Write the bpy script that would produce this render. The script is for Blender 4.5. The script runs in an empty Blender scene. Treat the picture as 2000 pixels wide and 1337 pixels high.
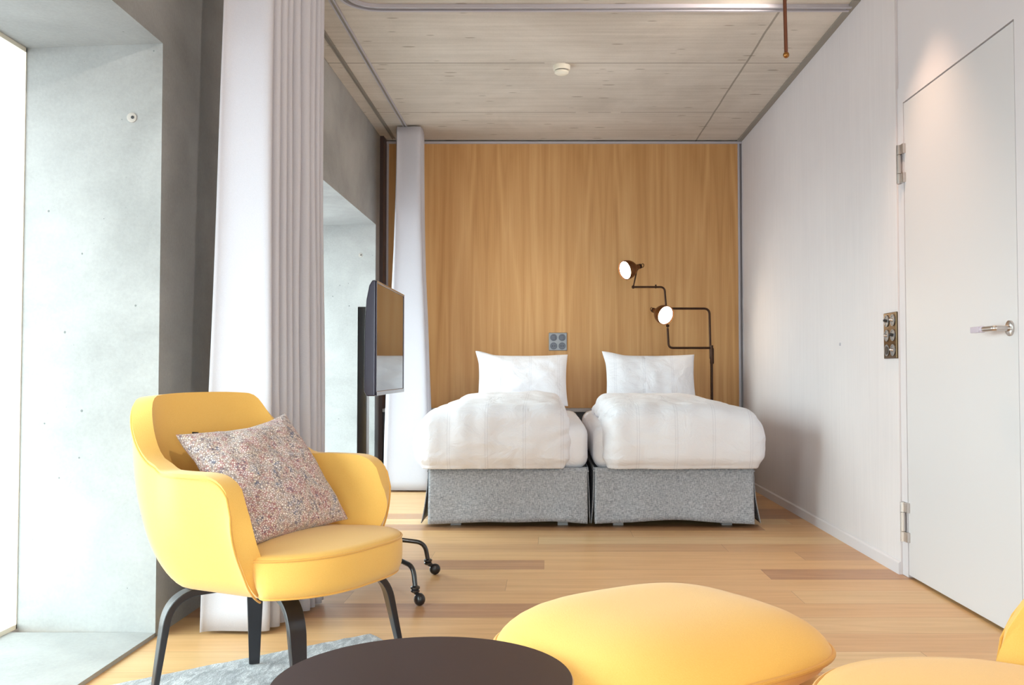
import bpy, bmesh, math, random
from mathutils import Vector, Matrix, noise
PI = math.pi
R = math.radians
C = bpy.context.scene.collection
SC = bpy.context.scene

# ------------------------------------------------------------------ camera, sky, exposure
cam_d = bpy.data.cameras.new('camera')
cam = bpy.data.objects.new('camera', cam_d)
C.objects.link(cam)
cam.location = (0, 0, 0.88)
cam.rotation_euler = (R(90 + 1.77), 0, 0)
cam_d.sensor_width = 36.0
cam_d.lens = 1800 / 2000 * 36.0
cam_d.shift_x = -0.035
cam_d.clip_start = 0.02
SC.camera = cam
SC.view_settings.view_transform = 'Standard'
SC.view_settings.look = 'None'
SC.view_settings.gamma = 1.0
SC.view_settings.use_curve_mapping = False
SC.view_settings.exposure = 0.84
SC.cycles.max_bounces = 10
SC.cycles.diffuse_bounces = 7
SC.cycles.glossy_bounces = 4
SC.cycles.transparent_max_bounces = 12
SC.cycles.sample_clamp_indirect = 8.0
SC.cycles.use_denoising = True

world = bpy.data.worlds.new('sky')
SC.world = world
world.use_nodes = True
bg = world.node_tree.nodes['Background']
_w = world.node_tree                                     # overcast sky over a duller ground
_tc = _w.nodes.new('ShaderNodeTexCoord'); _sx = _w.nodes.new('ShaderNodeSeparateXYZ'); _mr = _w.nodes.new('ShaderNodeMapRange'); _mx = _w.nodes.new('ShaderNodeMix')
_mr.interpolation_type = 'SMOOTHSTEP'; _mr.inputs[1].default_value = -0.12; _mr.inputs[2].default_value = 0.10
_mx.data_type = 'RGBA'; _mx.inputs[6].default_value = (0.36, 0.37, 0.39, 1); _mx.inputs[7].default_value = (0.87, 0.965, 1.0, 1)
_w.links.new(_tc.outputs['Generated'], _sx.inputs[0]); _w.links.new(_sx.outputs[2], _mr.inputs[0])
_w.links.new(_mr.outputs[0], _mx.inputs[0]); _w.links.new(_mx.outputs[2], bg.inputs[0])
bg.inputs[1].default_value = 6.0


def portal(name, loc, rot, sx, sy):
    d = bpy.data.lights.new(name, 'AREA')
    d.shape = 'RECTANGLE'; d.size = sx; d.size_y = sy
    d.cycles.is_portal = True
    o = bpy.data.objects.new(name, d)
    C.objects.link(o); o.location = loc; o.rotation_euler = rot
    return o


portal('daylight_portal', (-1.84, 1.6, 1.0), (0, R(-90), 0), 1.96, 3.1)
portal('daylight_portal', (-1.84, 5.66, 1.0), (0, R(-90), 0), 1.96, 2.5)
portal('daylight_portal', (0.12, -1.78, 0.95), (R(90), 0, 0), 2.8, 1.70)  # portal of the added window behind the camera


def spot(name, loc, power, color, angle, blend=0.6, size=0.03, aim=(0, 0, -1)):
    d = bpy.data.lights.new(name, 'SPOT')
    d.energy = power; d.color = color; d.spot_size = R(angle); d.spot_blend = blend
    d.shadow_soft_size = size
    o = bpy.data.objects.new(name, d); C.objects.link(o); o.location = loc
    o.rotation_euler = Vector(aim).to_track_quat('-Z', 'Y').to_euler()
    return o


# ------------------------------------------------------------------ materials
class NT:
    def __init__(s, name):
        m = bpy.data.materials.new(name); m.use_nodes = True
        s.m = m; s.t = m.node_tree; s.b = s.t.nodes['Principled BSDF']
        s.out = s.t.nodes['Material Output']

    def n(s, kind, **kw):
        x = s.t.nodes.new(kind)
        for k, v in kw.items():
            if k.startswith('i_'):
                key = k[2:]
                key = int(key) if key.isdigit() else key.replace('_', ' ')
                s.set(x.inputs[key], v)
            else:
                setattr(x, k, v)
        return x

    def set(s, sock, v):
        if isinstance(v, bpy.types.NodeSocket):
            s.t.links.new(v, sock)
        else:
            sock.default_value = v

    def math(s, op, a, b=0.0, c=0.0):
        x = s.n('ShaderNodeMath', operation=op)
        s.set(x.inputs[0], a); s.set(x.inputs[1], b); s.set(x.inputs[2], c)
        return x.outputs[0]

    def mix(s, f, a, b, mode='MIX'):
        x = s.n('ShaderNodeMix', data_type='RGBA', blend_type=mode)
        s.set(x.inputs[0], f); s.set(x.inputs[6], a); s.set(x.inputs[7], b)
        return x.outputs[2]

    def obj(s):
        return s.n('ShaderNodeTexCoord').outputs['Object']

    def mapping(s, vec, scale=(1, 1, 1), loc=(0, 0, 0), rot=(0, 0, 0)):
        x = s.n('ShaderNodeMapping')
        s.t.links.new(vec, x.inputs[0])
        x.inputs['Scale'].default_value = scale
        x.inputs['Location'].default_value = loc
        x.inputs['Rotation'].default_value = rot
        return x.outputs[0]

    def noise(s, vec, scale, detail=4.0, rough=0.55, dist=0.0):
        x = s.n('ShaderNodeTexNoise')
        s.t.links.new(vec, x.inputs['Vector'])
        x.inputs['Scale'].default_value = scale
        x.inputs['Detail'].default_value = detail
        x.inputs['Roughness'].default_value = rough
        x.inputs['Distortion'].default_value = dist
        return x.outputs['Fac']

    def ramp(s, fac, stops):
        x = s.n('ShaderNodeValToRGB')
        s.t.links.new(fac, x.inputs[0])
        el = x.color_ramp.elements
        while len(el) < len(stops):
            el.new(0.5)
        for e, (p, c) in zip(el, stops):
            e.position = p
            e.color = c if len(c) == 4 else (*c, 1)
        return x.outputs[0]

    def bump(s, h, strength=0.3, dist=0.01):
        x = s.n('ShaderNodeBump')
        s.t.links.new(h, x.inputs['Height'])
        x.inputs['Strength'].default_value = strength
        x.inputs['Distance'].default_value = dist
        s.t.links.new(x.outputs[0], s.b.inputs['Normal'])

    def base(s, v, rough=0.5, metal=0.0, spec=0.5):
        s.set(s.b.inputs['Base Color'], v if isinstance(v, bpy.types.NodeSocket) else (*v, 1) if len(v) == 3 else v)
        s.set(s.b.inputs['Roughness'], rough)
        s.set(s.b.inputs['Metallic'], metal)
        s.b.inputs['Specular IOR Level'].default_value = spec


def lin(r, g, b):
    f = lambda c: c / 12.92 if c <= 0.04045 else ((c + 0.055) / 1.055) ** 2.4
    return (f(r / 255), f(g / 255), f(b / 255), 1.0)


def plain(name, col, rough=0.5, metal=0.0, spec=0.5, coat=0.0):
    t = NT(name)
    t.base(col, rough, metal, spec)
    if coat:
        t.b.inputs['Coat Weight'].default_value = coat
        t.b.inputs['Coat Roughness'].default_value = 0.1
    return t.m


def concrete(name, c1, c2, streak, joints=False, pores=True):
    t = NT(name)
    o = t.obj()
    big = t.noise(o, 1.6, 5, 0.6, 0.4)
    st = t.noise(t.mapping(o, streak), 1.0, 5, 0.65, 0.2)
    fine = t.noise(o, 90, 3, 0.6)
    f = t.math('ADD', t.math('MULTIPLY', big, 0.5), t.math('ADD', t.math('MULTIPLY', st, 0.38), t.math('MULTIPLY', fine, 0.12)))
    col = t.ramp(f, [(0.36, c1), (0.62, c2)])
    if pores:
        v = t.n('ShaderNodeTexVoronoi'); t.t.links.new(o, v.inputs['Vector']); v.inputs['Scale'].default_value = 16
        v.inputs['Randomness'].default_value = 1
        keep = t.noise(o, 5, 2)
        wn = t.n('ShaderNodeSeparateColor'); t.t.links.new(v.outputs['Color'], wn.inputs[0])
        r = t.math('MULTIPLY', t.math('SUBTRACT', wn.outputs[0], 0.35), 0.13)
        pore = t.math('LESS_THAN', v.outputs['Distance'], r)
        col = t.mix(t.math('MULTIPLY', pore, 0.8), col, lin(95, 98, 98))
        v2 = t.n('ShaderNodeTexVoronoi'); t.t.links.new(o, v2.inputs['Vector']); v2.inputs['Scale'].default_value = 45
        wn2 = t.n('ShaderNodeSeparateColor'); t.t.links.new(v2.outputs['Color'], wn2.inputs[0])
        p2 = t.math('LESS_THAN', v2.outputs['Distance'], t.math('MULTIPLY', t.math('SUBTRACT', wn2.outputs[0], 0.5), 0.16))
        col = t.mix(t.math('MULTIPLY', p2, 0.5), col, lin(110, 112, 112))
    if joints:
        s = t.n('ShaderNodeSeparateXYZ'); t.t.links.new(o, s.inputs[0])
        wob = t.math('MULTIPLY', t.math('SUBTRACT', t.noise(o, 3, 3), 0.5), 0.012)
        yy = t.math('ADD', s.outputs[1], wob)
        md = t.math('ABSOLUTE', t.math('SUBTRACT', t.math('FRACT', t.math('ADD', t.math('DIVIDE', t.math('SUBTRACT', yy, 5.40), 1.04), 0.5)), 0.5))
        brk = t.math('GREATER_THAN', t.noise(t.mapping(o, (4, 0.5, 1)), 1, 3), 0.36)
        l1 = t.math('MULTIPLY', t.math('LESS_THAN', md, 0.006), brk)
        xx = t.math('ADD', s.outputs[0], wob)
        l2 = t.math('LESS_THAN', t.math('ABSOLUTE', t.math('SUBTRACT', xx, 1.172)), 0.006)
        col = t.mix(t.math('MULTIPLY', t.math('MAXIMUM', l1, l2), 0.62), col, lin(105, 96, 84))
        # elongated stains left by the boards
        v3 = t.n('ShaderNodeTexVoronoi'); t.t.links.new(t.mapping(o, (3.2, 13, 1)), v3.inputs['Vector']); v3.inputs['Scale'].default_value = 1.6
        w3 = t.n('ShaderNodeSeparateColor'); t.t.links.new(v3.outputs['Color'], w3.inputs[0])
        sm = t.n('ShaderNodeMapRange', interpolation_type='SMOOTHSTEP')
        t.set(sm.inputs[0], t.math('SUBTRACT', t.math('MULTIPLY', t.math('SUBTRACT', w3.outputs[0], 0.30), 0.36), v3.outputs['Distance']))
        sm.inputs[1].default_value = 0.0; sm.inputs[2].default_value = 0.08
        col = t.mix(t.math('MULTIPLY', sm.outputs[0], 0.6), col, lin(128, 116, 100))
    t.base(col, 0.75, 0, 0.3)
    t.bump(t.math('ADD', st, fine), 0.12, 0.004)
    return t.m


M = {}
M['concrete'] = concrete('wall_concrete', lin(132, 132, 131), lin(168, 168, 167), (0.8, 0.8, 1.6))
M['ceiling'] = concrete('ceiling_concrete', lin(184, 174, 163), lin(213, 204, 194), (1.2, 30, 1), joints=True, pores=False)


def wood_wall():
    t = NT('oak_veneer')
    o = t.obj()
    s = t.n('ShaderNodeSeparateXYZ'); t.t.links.new(o, s.inputs[0])
    # book matched veneer leaves 0.33 m wide, the grain mirrored from leaf to leaf
    q = t.math('DIVIDE', s.outputs[0], 0.46)
    leaf = t.math('FLOOR', q)
    fr = t.math('PINGPONG', t.math('ADD', q, 0.05), 1.0)
    c = t.n('ShaderNodeCombineXYZ'); t.set(c.inputs[0], t.math('MULTIPLY', fr, 0.46)); t.set(c.inputs[2], s.outputs[2])
    t.set(c.inputs[1], 0.0)
    v = c.outputs[0]
    low = t.noise(t.mapping(v, (4.2, 1, 0.30)), 1.0, 2, 0.5, 0.3)
    rings = t.math('PINGPONG', t.math('MULTIPLY', low, 13.0), 1.0)
    fine = t.noise(t.mapping(v, (140, 1, 2.2)), 1.0, 4, 0.6)
    mid = t.noise(t.mapping(o, (9, 1, 0.25)), 1.0, 3, 0.6)
    f = t.math('ADD', t.math('MULTIPLY', rings, 0.20), t.math('ADD', t.math('MULTIPLY', fine, 0.37), t.math('MULTIPLY', mid, 0.48)))
    col = t.ramp(f, [(0.30, lin(184, 134, 80)), (0.50, lin(202, 153, 98)), (0.70, lin(214, 168, 114))])
    seam = t.math('LESS_THAN', t.math('ABSOLUTE', t.math('SUBTRACT', t.math('FRACT', q), 0.5)), 0.0)
    t.base(col, 0.42, 0, 0.35)
    t.bump(fine, 0.05, 0.002)
    return t.m


def wood_floor():
    t = NT('oak_planks')
    o = t.obj()
    s = t.n('ShaderNodeSeparateXYZ'); t.t.links.new(o, s.inputs[0])
    ry = t.math('DIVIDE', t.math('SUBTRACT', s.outputs[1], 0.12), 0.2)
    row = t.math('FLOOR', ry)
    w1 = t.n('ShaderNodeTexWhiteNoise', noise_dimensions='1D'); t.set(w1.inputs['W'], row)
    cx = t.math('DIVIDE', t.math('ADD', s.outputs[0], t.math('MULTIPLY', w1.outputs[0], 7.3)), 1.75)
    colm = t.math('FLOOR', cx)
    c = t.n('ShaderNodeCombineXYZ'); t.set(c.inputs[0], row); t.set(c.inputs[1], colm)
    w2 = t.n('ShaderNodeTexWhiteNoise', noise_dimensions='2D'); t.t.links.new(c.outputs[0], w2.inputs['Vector'])
    rnd = w2.outputs['Value']
    cc = t.n('ShaderNodeCombineXYZ')
    t.set(cc.inputs[0], s.outputs[0]); t.set(cc.inputs[1], s.outputs[1]); t.set(cc.inputs[2], t.math('MULTIPLY', rnd, 9.0))
    g1 = t.noise(t.mapping(cc.outputs[0], (1.6, 26, 1)), 1.0, 4, 0.6, 0.5)
    low = t.noise(t.mapping(cc.outputs[0], (0.7, 7, 1)), 1.0, 2, 0.5, 0.3)
    rings = t.math('PINGPONG', t.math('MULTIPLY', low, 11.0), 1.0)
    g2 = t.noise(t.mapping(cc.outputs[0], (5, 160, 1)), 1.0, 3, 0.6)
    f = t.math('ADD', t.math('MULTIPLY', g1, 0.5), t.math('ADD', t.math('MULTIPLY', rings, 0.12), t.math('MULTIPLY', g2, 0.3)))
    light = t.ramp(f, [(0.3, lin(196, 152, 102)), (0.66, lin(218, 176, 126))])
    dark = t.ramp(f, [(0.3, lin(158, 114, 80)), (0.66, lin(188, 142, 104))])
    pal = t.ramp(f, [(0.3, lin(200, 166, 116)), (0.66, lin(222, 188, 142))])
    k = t.n('ShaderNodeMapRange'); t.set(k.inputs[0], rnd); k.inputs[1].default_value = 0.55; k.inputs[2].default_value = 0.95
    col = t.mix(k.outputs[0], light, dark)
    k2 = t.n('ShaderNodeMapRange'); t.set(k2.inputs[0], rnd); k2.inputs[1].default_value = 0.30; k2.inputs[2].default_value = 0.0
    col = t.mix(k2.outputs[0], col, pal)
    e1 = t.math('LESS_THAN', t.math('FRACT', ry), 0.012)
    e2 = t.math('LESS_THAN', t.math('FRACT', cx), 0.0014)
    col = t.mix(t.math('MULTIPLY', t.math('MAXIMUM', e1, e2), 0.5), col, lin(110, 76, 46))
    t.base(col, 0.36, 0, 0.4)
    t.bump(t.math('ADD', g2, t.math('MULTIPLY', t.math('MAXIMUM', e1, e2), -1.0)), 0.06, 0.002)
    return t.m


M['wood_wall'] = wood_wall()
M['floor'] = wood_floor()


def plaster():
    t = NT('brushed_plaster')
    o = t.obj()
    a = t.noise(t.mapping(o, (1, 55, 2.2)), 1.0, 4, 0.65)
    b = t.noise(o, 1.3, 4, 0.6)
    col = t.ramp(t.math('ADD', t.math('MULTIPLY', a, 0.4), t.math('MULTIPLY', b, 0.6)), [(0.30, lin(206, 201, 204)), (0.70, lin(218, 213, 215))])
    t.base(col, 0.7, 0, 0.3)
    t.bump(a, 0.05, 0.002)
    return t.m


M['plaster'] = plaster()
M['paint'] = plain('white_paint', lin(210, 206, 210), 0.55, 0, 0.35)
M['door_paint'] = plain('door_paint', lin(206, 204, 207), 0.42, 0, 0.4)
M['alu'] = plain('anodised_aluminium', lin(186, 182, 190), 0.45, 0.15)
M['shadow_gap'] = plain('grey_edge_profile', lin(140, 134, 126), 0.6)
M['corner_shade'] = plain('corner_shade_brown', lin(70, 50, 46), 0.45)  # brown that paints the shade in the far left corner
M['grey_board'] = plain('grey_ledge', lin(176, 174, 176), 0.5)
M['steel'] = plain('brushed_steel', lin(205, 198, 194), 0.28, 1.0)
M['black_metal'] = plain('black_steel', (0.010, 0.009, 0.011, 1), 0.22, 0.0, 0.6, 0.4)
M['black_wood'] = plain('black_stained_bentwood', (0.012, 0.010, 0.013, 1), 0.28, 0, 0.55, 0.3)
M['bronze'] = plain('dark_bronze', lin(66, 44, 32), 0.38, 0.75)
M['brass'] = plain('aged_brass', lin(120, 78, 44), 0.32, 0.8)
M['plug'] = plain('grey_plug', lin(168, 162, 156), 0.7)
M['copper'] = plain('copper_rod', lin(128, 84, 66), 0.3, 0.9)
M['brass_ball'] = plain('brass_ball', lin(150, 104, 56), 0.25, 0.9)
M['table_top'] = plain('dark_laminate', lin(50, 34, 34), 0.42, 0, 0.5)
M['table_edge'] = plain('pale_table_edge', lin(190, 160, 130), 0.5)
M['tv_shell'] = plain('tv_plastic', lin(58, 54, 72), 0.22, 0.3, 0.6, 0.5)
M['white_plastic'] = plain('white_plastic', lin(232, 226, 212), 0.4)
M['plate_metal'] = plain('switch_plate_metal', lin(136, 138, 142), 0.38, 0.6)
M['plate_brown'] = plain('switch_plate_bronze', lin(96, 78, 56), 0.2, 0.9)
M['plate_dark'] = plain('socket_insert', lin(92, 94, 104), 0.35, 0.4)
M['black_plastic'] = plain('black_plastic', (0.012, 0.011, 0.012, 1), 0.3)
M['bulb'] = NT('warm_bulb').m
_b = M['bulb'].node_tree.nodes['Principled BSDF']
_b.inputs['Emission Color'].default_value = (1.0, 0.86, 0.66, 1); _b.inputs['Emission Strength'].default_value = 9.0

# television glass: black, mirror-like
t = NT('screen_glass'); t.base((0.012, 0.012, 0.014), 0.04, 0, 1.0); t.b.inputs['IOR'].default_value = 2.2
M['screen'] = t.m

# thin window glass
t = NT('window_glass')
tr = t.n('ShaderNodeBsdfTransparent'); tr.inputs[0].default_value = (0.94, 0.98, 0.97, 1)
gl = t.n('ShaderNodeBsdfGlossy'); gl.inputs['Roughness'].default_value = 0.0
mx = t.n('ShaderNodeMixShader'); mx.inputs[0].default_value = 0.06
t.t.links.new(tr.outputs[0], mx.inputs[1]); t.t.links.new(gl.outputs[0], mx.inputs[2]); t.t.links.new(mx.outputs[0], t.out.inputs[0])
M['glass'] = t.m


def fabric(name, c1, c2, scale=600, rough=0.9, bump=0.25, sheen=0.3, mottling=3.0, trans=0.0):
    t = NT(name)
    o = t.obj()
    w = t.noise(o, scale, 2, 0.5)
    b = t.noise(o, mottling, 3, 0.5)
    col = t.mix(t.math('ADD', t.math('MULTIPLY', w, 0.7), t.math('MULTIPLY', b, 0.3)), c1, c2)
    t.base(col, rough, 0, 0.2)
    t.b.inputs['Sheen Weight'].default_value = sheen
    t.bump(w, bump, 0.001)
    if trans:
        tl = t.n('ShaderNodeBsdfTranslucent'); t.t.links.new(col, tl.inputs[0])
        mx = t.n('ShaderNodeMixShader'); mx.inputs[0].default_value = trans
        t.t.links.new(t.b.outputs[0], mx.inputs[1]); t.t.links.new(tl.outputs[0], mx.inputs[2])
        t.t.links.new(mx.outputs[0], t.out.inputs[0])
    return t.m


M['yellow'] = fabric('yellow_wool', lin(221, 171, 82), lin(235, 190, 106), 500, 0.85, 0.35, 0.25)
M['yellow_pipe'] = fabric('yellow_wool_piping', lin(208, 154, 70), lin(225, 174, 92), 500, 0.85, 0.3, 0.25)
t = NT('white_bed_linen')
o = t.obj()
s_ = t.n('ShaderNodeSeparateXYZ'); t.t.links.new(o, s_.inputs[0])
ln = t.math('MINIMUM', t.math('ABSOLUTE', t.math('SUBTRACT', t.math('FRACT', t.math('DIVIDE', s_.outputs[0], 0.21)), 0.35)), t.math('ABSOLUTE', t.math('SUBTRACT', t.math('FRACT', t.math('DIVIDE', s_.outputs[0], 0.21)), 0.41)))
ln = t.math('LESS_THAN', ln, 0.012)
t.base(t.mix(t.math('MULTIPLY', ln, 0.6), lin(238, 238, 244), lin(222, 222, 230)), 0.85, 0, 0.2)
t.b.inputs['Sheen Weight'].default_value = 0.15
cr = t.noise(t.mapping(o, (7, 5, 9)), 1.0, 5, 0.62, 1.2)
t.bump(cr, 0.45, 0.03)
M['linen'] = t.m
M['curtain'] = fabric('grey_curtain_cloth', lin(200, 198, 206), lin(220, 218, 225), 350, 0.9, 0.25, 0.2, 2.0, 0.25)
t = NT('grey_skirt_cloth')
o = t.obj()
n1 = t.noise(t.mapping(o, (60, 60, 400)), 1.0, 2); n2 = t.noise(t.mapping(o, (400, 400, 60)), 1.0, 2)
t.base(t.ramp(t.math('ADD', t.math('MULTIPLY', n1, 0.5), t.math('MULTIPLY', n2, 0.5)), [(0.36, lin(124, 128, 136)), (0.64, lin(200, 203, 210))]), 0.95, 0, 0.2)
t.bump(n1, 0.3, 0.001)
M['skirt'] = t.m

t = NT('silver_pile')
o = t.obj()
n1 = t.noise(t.mapping(o, (40, 14, 40), rot=(0, 0, R(-50))), 1.0, 5, 0.7, 0.6)
n2 = t.noise(o, 260, 3, 0.7)
t.base(t.ramp(t.math('ADD', t.math('MULTIPLY', n1, 0.6), t.math('MULTIPLY', n2, 0.4)), [(0.40, lin(100, 107, 118)), (0.50, lin(152, 158, 166)), (0.60, lin(222, 225, 229))]), 0.8, 0, 0.3)
t.b.inputs['Sheen Weight'].default_value = 0.6
t.bump(t.math('ADD', n1, n2), 0.8, 0.01)
M['rug'] = t.m

t = NT('mosaic_print')
o = t.obj()
v = t.n('ShaderNodeTexVoronoi', feature='DISTANCE_TO_EDGE'); t.t.links.new(o, v.inputs['Vector']); v.inputs['Scale'].default_value = 185
v2 = t.n('ShaderNodeTexVoronoi'); t.t.links.new(o, v2.inputs['Vector']); v2.inputs['Scale'].default_value = 185
hue = t.noise(o, 26, 3, 0.7)
line_c = t.ramp(hue, [(0.30, lin(70, 88, 120)), (0.42, lin(138, 124, 122)), (0.50, lin(156, 134, 124)), (0.58, lin(160, 108, 108)), (0.70, lin(108, 100, 110))])
sp = t.n('ShaderNodeSeparateColor'); t.t.links.new(v2.outputs['Color'], sp.inputs[0])
cell = t.ramp(sp.outputs[0], [(0.0, lin(206, 194, 196)), (0.5, lin(228, 218, 212)), (0.86, lin(214, 200, 180)), (0.93, lin(140, 120, 128)), (1.0, lin(90, 84, 104))])
edge = t.n('ShaderNodeMapRange'); t.set(edge.inputs[0], v.outputs[0]); edge.inputs[1].default_value = 0.07; edge.inputs[2].default_value = 0.24
t.base(t.mix(edge.outputs[0], line_c, cell), 0.75, 0, 0.25)
t.b.inputs['Sheen Weight'].default_value = 0.2
M['mosaic'] = t.m

# ------------------------------------------------------------------ object helpers
MAT4 = {}


def props(o, label=None, cat=None, group=None, kind=None):
    if label: o['label'] = label
    if cat: o['category'] = cat
    if group: o['group'] = group
    if kind: o['kind'] = kind
    return o


def thing(name, label, cat, loc=(0, 0, 0), rz=0.0, group=None):
    o = bpy.data.objects.new(name, None)
    o.empty_display_size = 0.1
    C.objects.link(o); o.location = loc; o.rotation_euler = (0, 0, rz)
    MAT4[o.name] = Matrix.Translation(loc) @ Matrix.Rotation(rz, 4, 'Z')
    return props(o, label, cat, group)


def mk(name, verts, faces, mat, parent=None, world=True, smooth=True):
    """one mesh object; with a parent, world coordinates are brought into the parent's frame"""
    vs = [Vector(v) for v in verts]
    if parent is not None:
        if parent.name in MAT4:
            m = MAT4[parent.name]
        else:
            m = MAT4[parent.parent.name] if parent.parent and parent.parent.name in MAT4 else Matrix.Identity(4)
        if world:
            inv = m.inverted(); vs = [inv @ v for v in vs]
    me = bpy.data.meshes.new(name)
    me.from_pydata([tuple(v) for v in vs], [], faces)
    bm = bmesh.new(); bm.from_mesh(me)
    bmesh.ops.recalc_face_normals(bm, faces=bm.faces)
    bm.to_mesh(me); bm.free()
    me.materials.append(mat)
    if smooth:
        for p in me.polygons: p.use_smooth = True
    o = bpy.data.objects.new(name, me); C.objects.link(o)
    if parent is not None:
        o.parent = parent
    return o


def mod(o, kind, **kw):
    m = o.modifiers.new(kind.lower(), kind)
    for k, v in kw.items(): setattr(m, k, v)
    return m


def sharp(o, angle=35):
    """smooth faces but keep hard edges"""
    me = o.data
    bm = bmesh.new(); bm.from_mesh(me)
    for e in bm.edges:
        e.smooth = not (len(e.link_faces) == 2 and e.calc_face_angle(0) > R(angle))
    bm.to_mesh(me); bm.free()
    return o


class MB:
    def __init__(s): s.v = []; s.f = []

    def add(s, v, f):
        b = len(s.v); s.v += [tuple(x) for x in v]; s.f += [tuple(i + b for i in q) for q in f]; return s

    def box(s, x0, x1, y0, y1, z0, z1):
        v = [(x, y, z) for x in (x0, x1) for y in (y0, y1) for z in (z0, z1)]
        return s.add(v, [(0, 1, 3, 2), (4, 6, 7, 5), (0, 4, 5, 1), (2, 3, 7, 6), (0, 2, 6, 4), (1, 5, 7, 3)])

    def prism(s, poly, z0, z1, axis='z'):
        n = len(poly)
        put = {'z': lambda a, b, c: (a, b, c), 'y': lambda a, b, c: (a, c, b), 'x': lambda a, b, c: (c, a, b)}[axis]
        v = [put(a, b, z0) for a, b in poly] + [put(a, b, z1) for a, b in poly]
        f = [tuple(range(n)), tuple(range(n, 2 * n))] + [(i, (i + 1) % n, n + (i + 1) % n, n + i) for i in range(n)]
        return s.add(v, f)

    def sweep(s, path, prof, up=None, caps=True, closed=False, scale=None):
        """prof: 2-D points; carried along path. up: fixed side vector or None for parallel transport"""
        P = [Vector(p) for p in path]; n = len(P); k = len(prof)
        side = None; vs = []
        for i in range(n):
            if closed: d = P[(i + 1) % n] - P[i - 1]
            else: d = P[min(i + 1, n - 1)] - P[max(i - 1, 0)]
            d.normalize()
            if up is not None:
                a = Vector(up)
                a = (a - d * a.dot(d)).normalized()
            else:
                if side is None:
                    a = Vector((0, 0, 1)) if abs(d.z) < 0.9 else Vector((1, 0, 0))
                else: a = side
                a = (a - d * a.dot(d)).normalized()
            side = a
            b = d.cross(a)
            sc = scale[i] if scale else 1.0
            vs += [P[i] + a * (p[0] * sc) + b * (p[1] * sc) for p in prof]
        f = []
        for i in range(n if closed else n - 1):
            j = (i + 1) % n
            for q in range(k):
                r = (q + 1) % k
                f.append((i * k + q, i * k + r, j * k + r, j * k + q))
        if caps and not closed:
            f.append(tuple(range(k))); f.append(tuple((n - 1) * k + q for q in range(k)))
        return s.add(vs, f)

    def tube(s, path, r, seg=12, closed=False, scale=None):
        return s.sweep(path, [(r * math.cos(2 * PI * i / seg), r * math.sin(2 * PI * i / seg)) for i in range(seg)], None, True, closed, scale)

    def lathe(s, prof, c, axis=(0, 0, 1), seg=40, cap=True):
        ax = Vector(axis).normalized()
        a = Vector((1, 0, 0)) if abs(ax.x) < 0.9 else Vector((0, 1, 0))
        a = (a - ax * a.dot(ax)).normalized(); b = ax.cross(a); c = Vector(c)
        n = len(prof)
        v = [c + ax * h + (a * math.cos(2 * PI * i / seg) + b * math.sin(2 * PI * i / seg)) * r for r, h in prof for i in range(seg)]
        f = [(k * seg + i, k * seg + (i + 1) % seg, (k + 1) * seg + (i + 1) % seg, (k + 1) * seg + i) for k in range(n - 1) for i in range(seg)]
        if cap: f += [tuple(range(seg)), tuple((n - 1) * seg + i for i in range(seg))]
        return s.add(v, f)

    def sphere(s, c, r, sc=(1, 1, 1), seg=20):
        prof = []
        v = []; f = []
        n = seg // 2
        for i in range(n + 1):
            th = PI * i / n
            for j in range(seg):
                ph = 2 * PI * j / seg
                v.append((c[0] + r * sc[0] * math.sin(th) * math.cos(ph), c[1] + r * sc[1] * math.sin(th) * math.sin(ph), c[2] + r * sc[2] * math.cos(th)))
        f = [(i * seg + j, i * seg + (j + 1) % seg, (i + 1) * seg + (j + 1) % seg, (i + 1) * seg + j) for i in range(n) for j in range(seg)]
        return s.add(v, f)

    def build(s, name, mat, parent=None, world=True, smooth=True, bevel=0.0, seg=3):
        o = mk(name, s.v, s.f, mat, parent, world, smooth)
        if bevel:
            b = mod(o, 'BEVEL', width=bevel, segments=seg, limit_method='ANGLE', angle_limit=R(40))
            o.data.polygons.foreach_set('use_smooth', [True] * len(o.data.polygons))
            mod(o, 'WEIGHTED_NORMAL', keep_sharp=True)
        elif smooth:
            sharp(o)
        return o


def fillet(pts, r, n=8):
    P = [Vector(p) for p in pts]; out = [P[0]]
    for i in range(1, len(P) - 1):
        a = (P[i - 1] - P[i]); b = (P[i + 1] - P[i])
        rr = min(r, a.length * 0.49, b.length * 0.49)
        p0 = P[i] + a.normalized() * rr; p1 = P[i] + b.normalized() * rr
        for k in range(n + 1):
            u = k / n
            out.append(p0 * (1 - u) ** 2 + P[i] * 2 * u * (1 - u) + p1 * u * u)
    out.append(P[-1])
    return out


def sstep(a, b, x):
    x = max(0.0, min(1.0, (x - a) / (b - a))); return x * x * (3 - 2 * x)


def S(o):
    o['kind'] = 'structure'; return o


def nz(x, y, z, s=1.0):
    return noise.noise(Vector((x * s, y * s, z * s)))


# ------------------------------------------------------------------ the room
XL, XR, YB, ZC = -1.30, 1.53, 7.23, 2.70
XO = -1.79                                  # window plane
S(MB().box(-1.84, 2.2, -2.1, 7.6, -0.12, 0.0).build('floor', M['floor'], smooth=False))
S(MB().box(-1.9, 2.2, -2.1, 7.6, ZC, ZC + 0.2).build('ceiling', M['ceiling'], smooth=False))
w = MB()
w.box(XO - 0.02, XL, -2.0, 7.6, 1.985, ZC)                       # over the openings
w.box(XO - 0.02, XL, -2.0, 0.0, 0, 1.985)
w.prism([(XL, 3.08), (XL, 4.40), (XO - 0.02, 4.36), (XO - 0.02, 3.13)], 0, 1.985)
w.prism([(XL, 6.93), (XL, 7.6), (XO - 0.02, 7.6), (XO - 0.02, 6.98)], 0, 1.985)
S(w.build('wall_left', M['concrete'], smooth=False))
S(MB().box(-2.2, 2.2, YB + 0.03, YB + 0.2, 0, ZC).build('wall_back', M['grey_board'], smooth=False))
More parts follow.
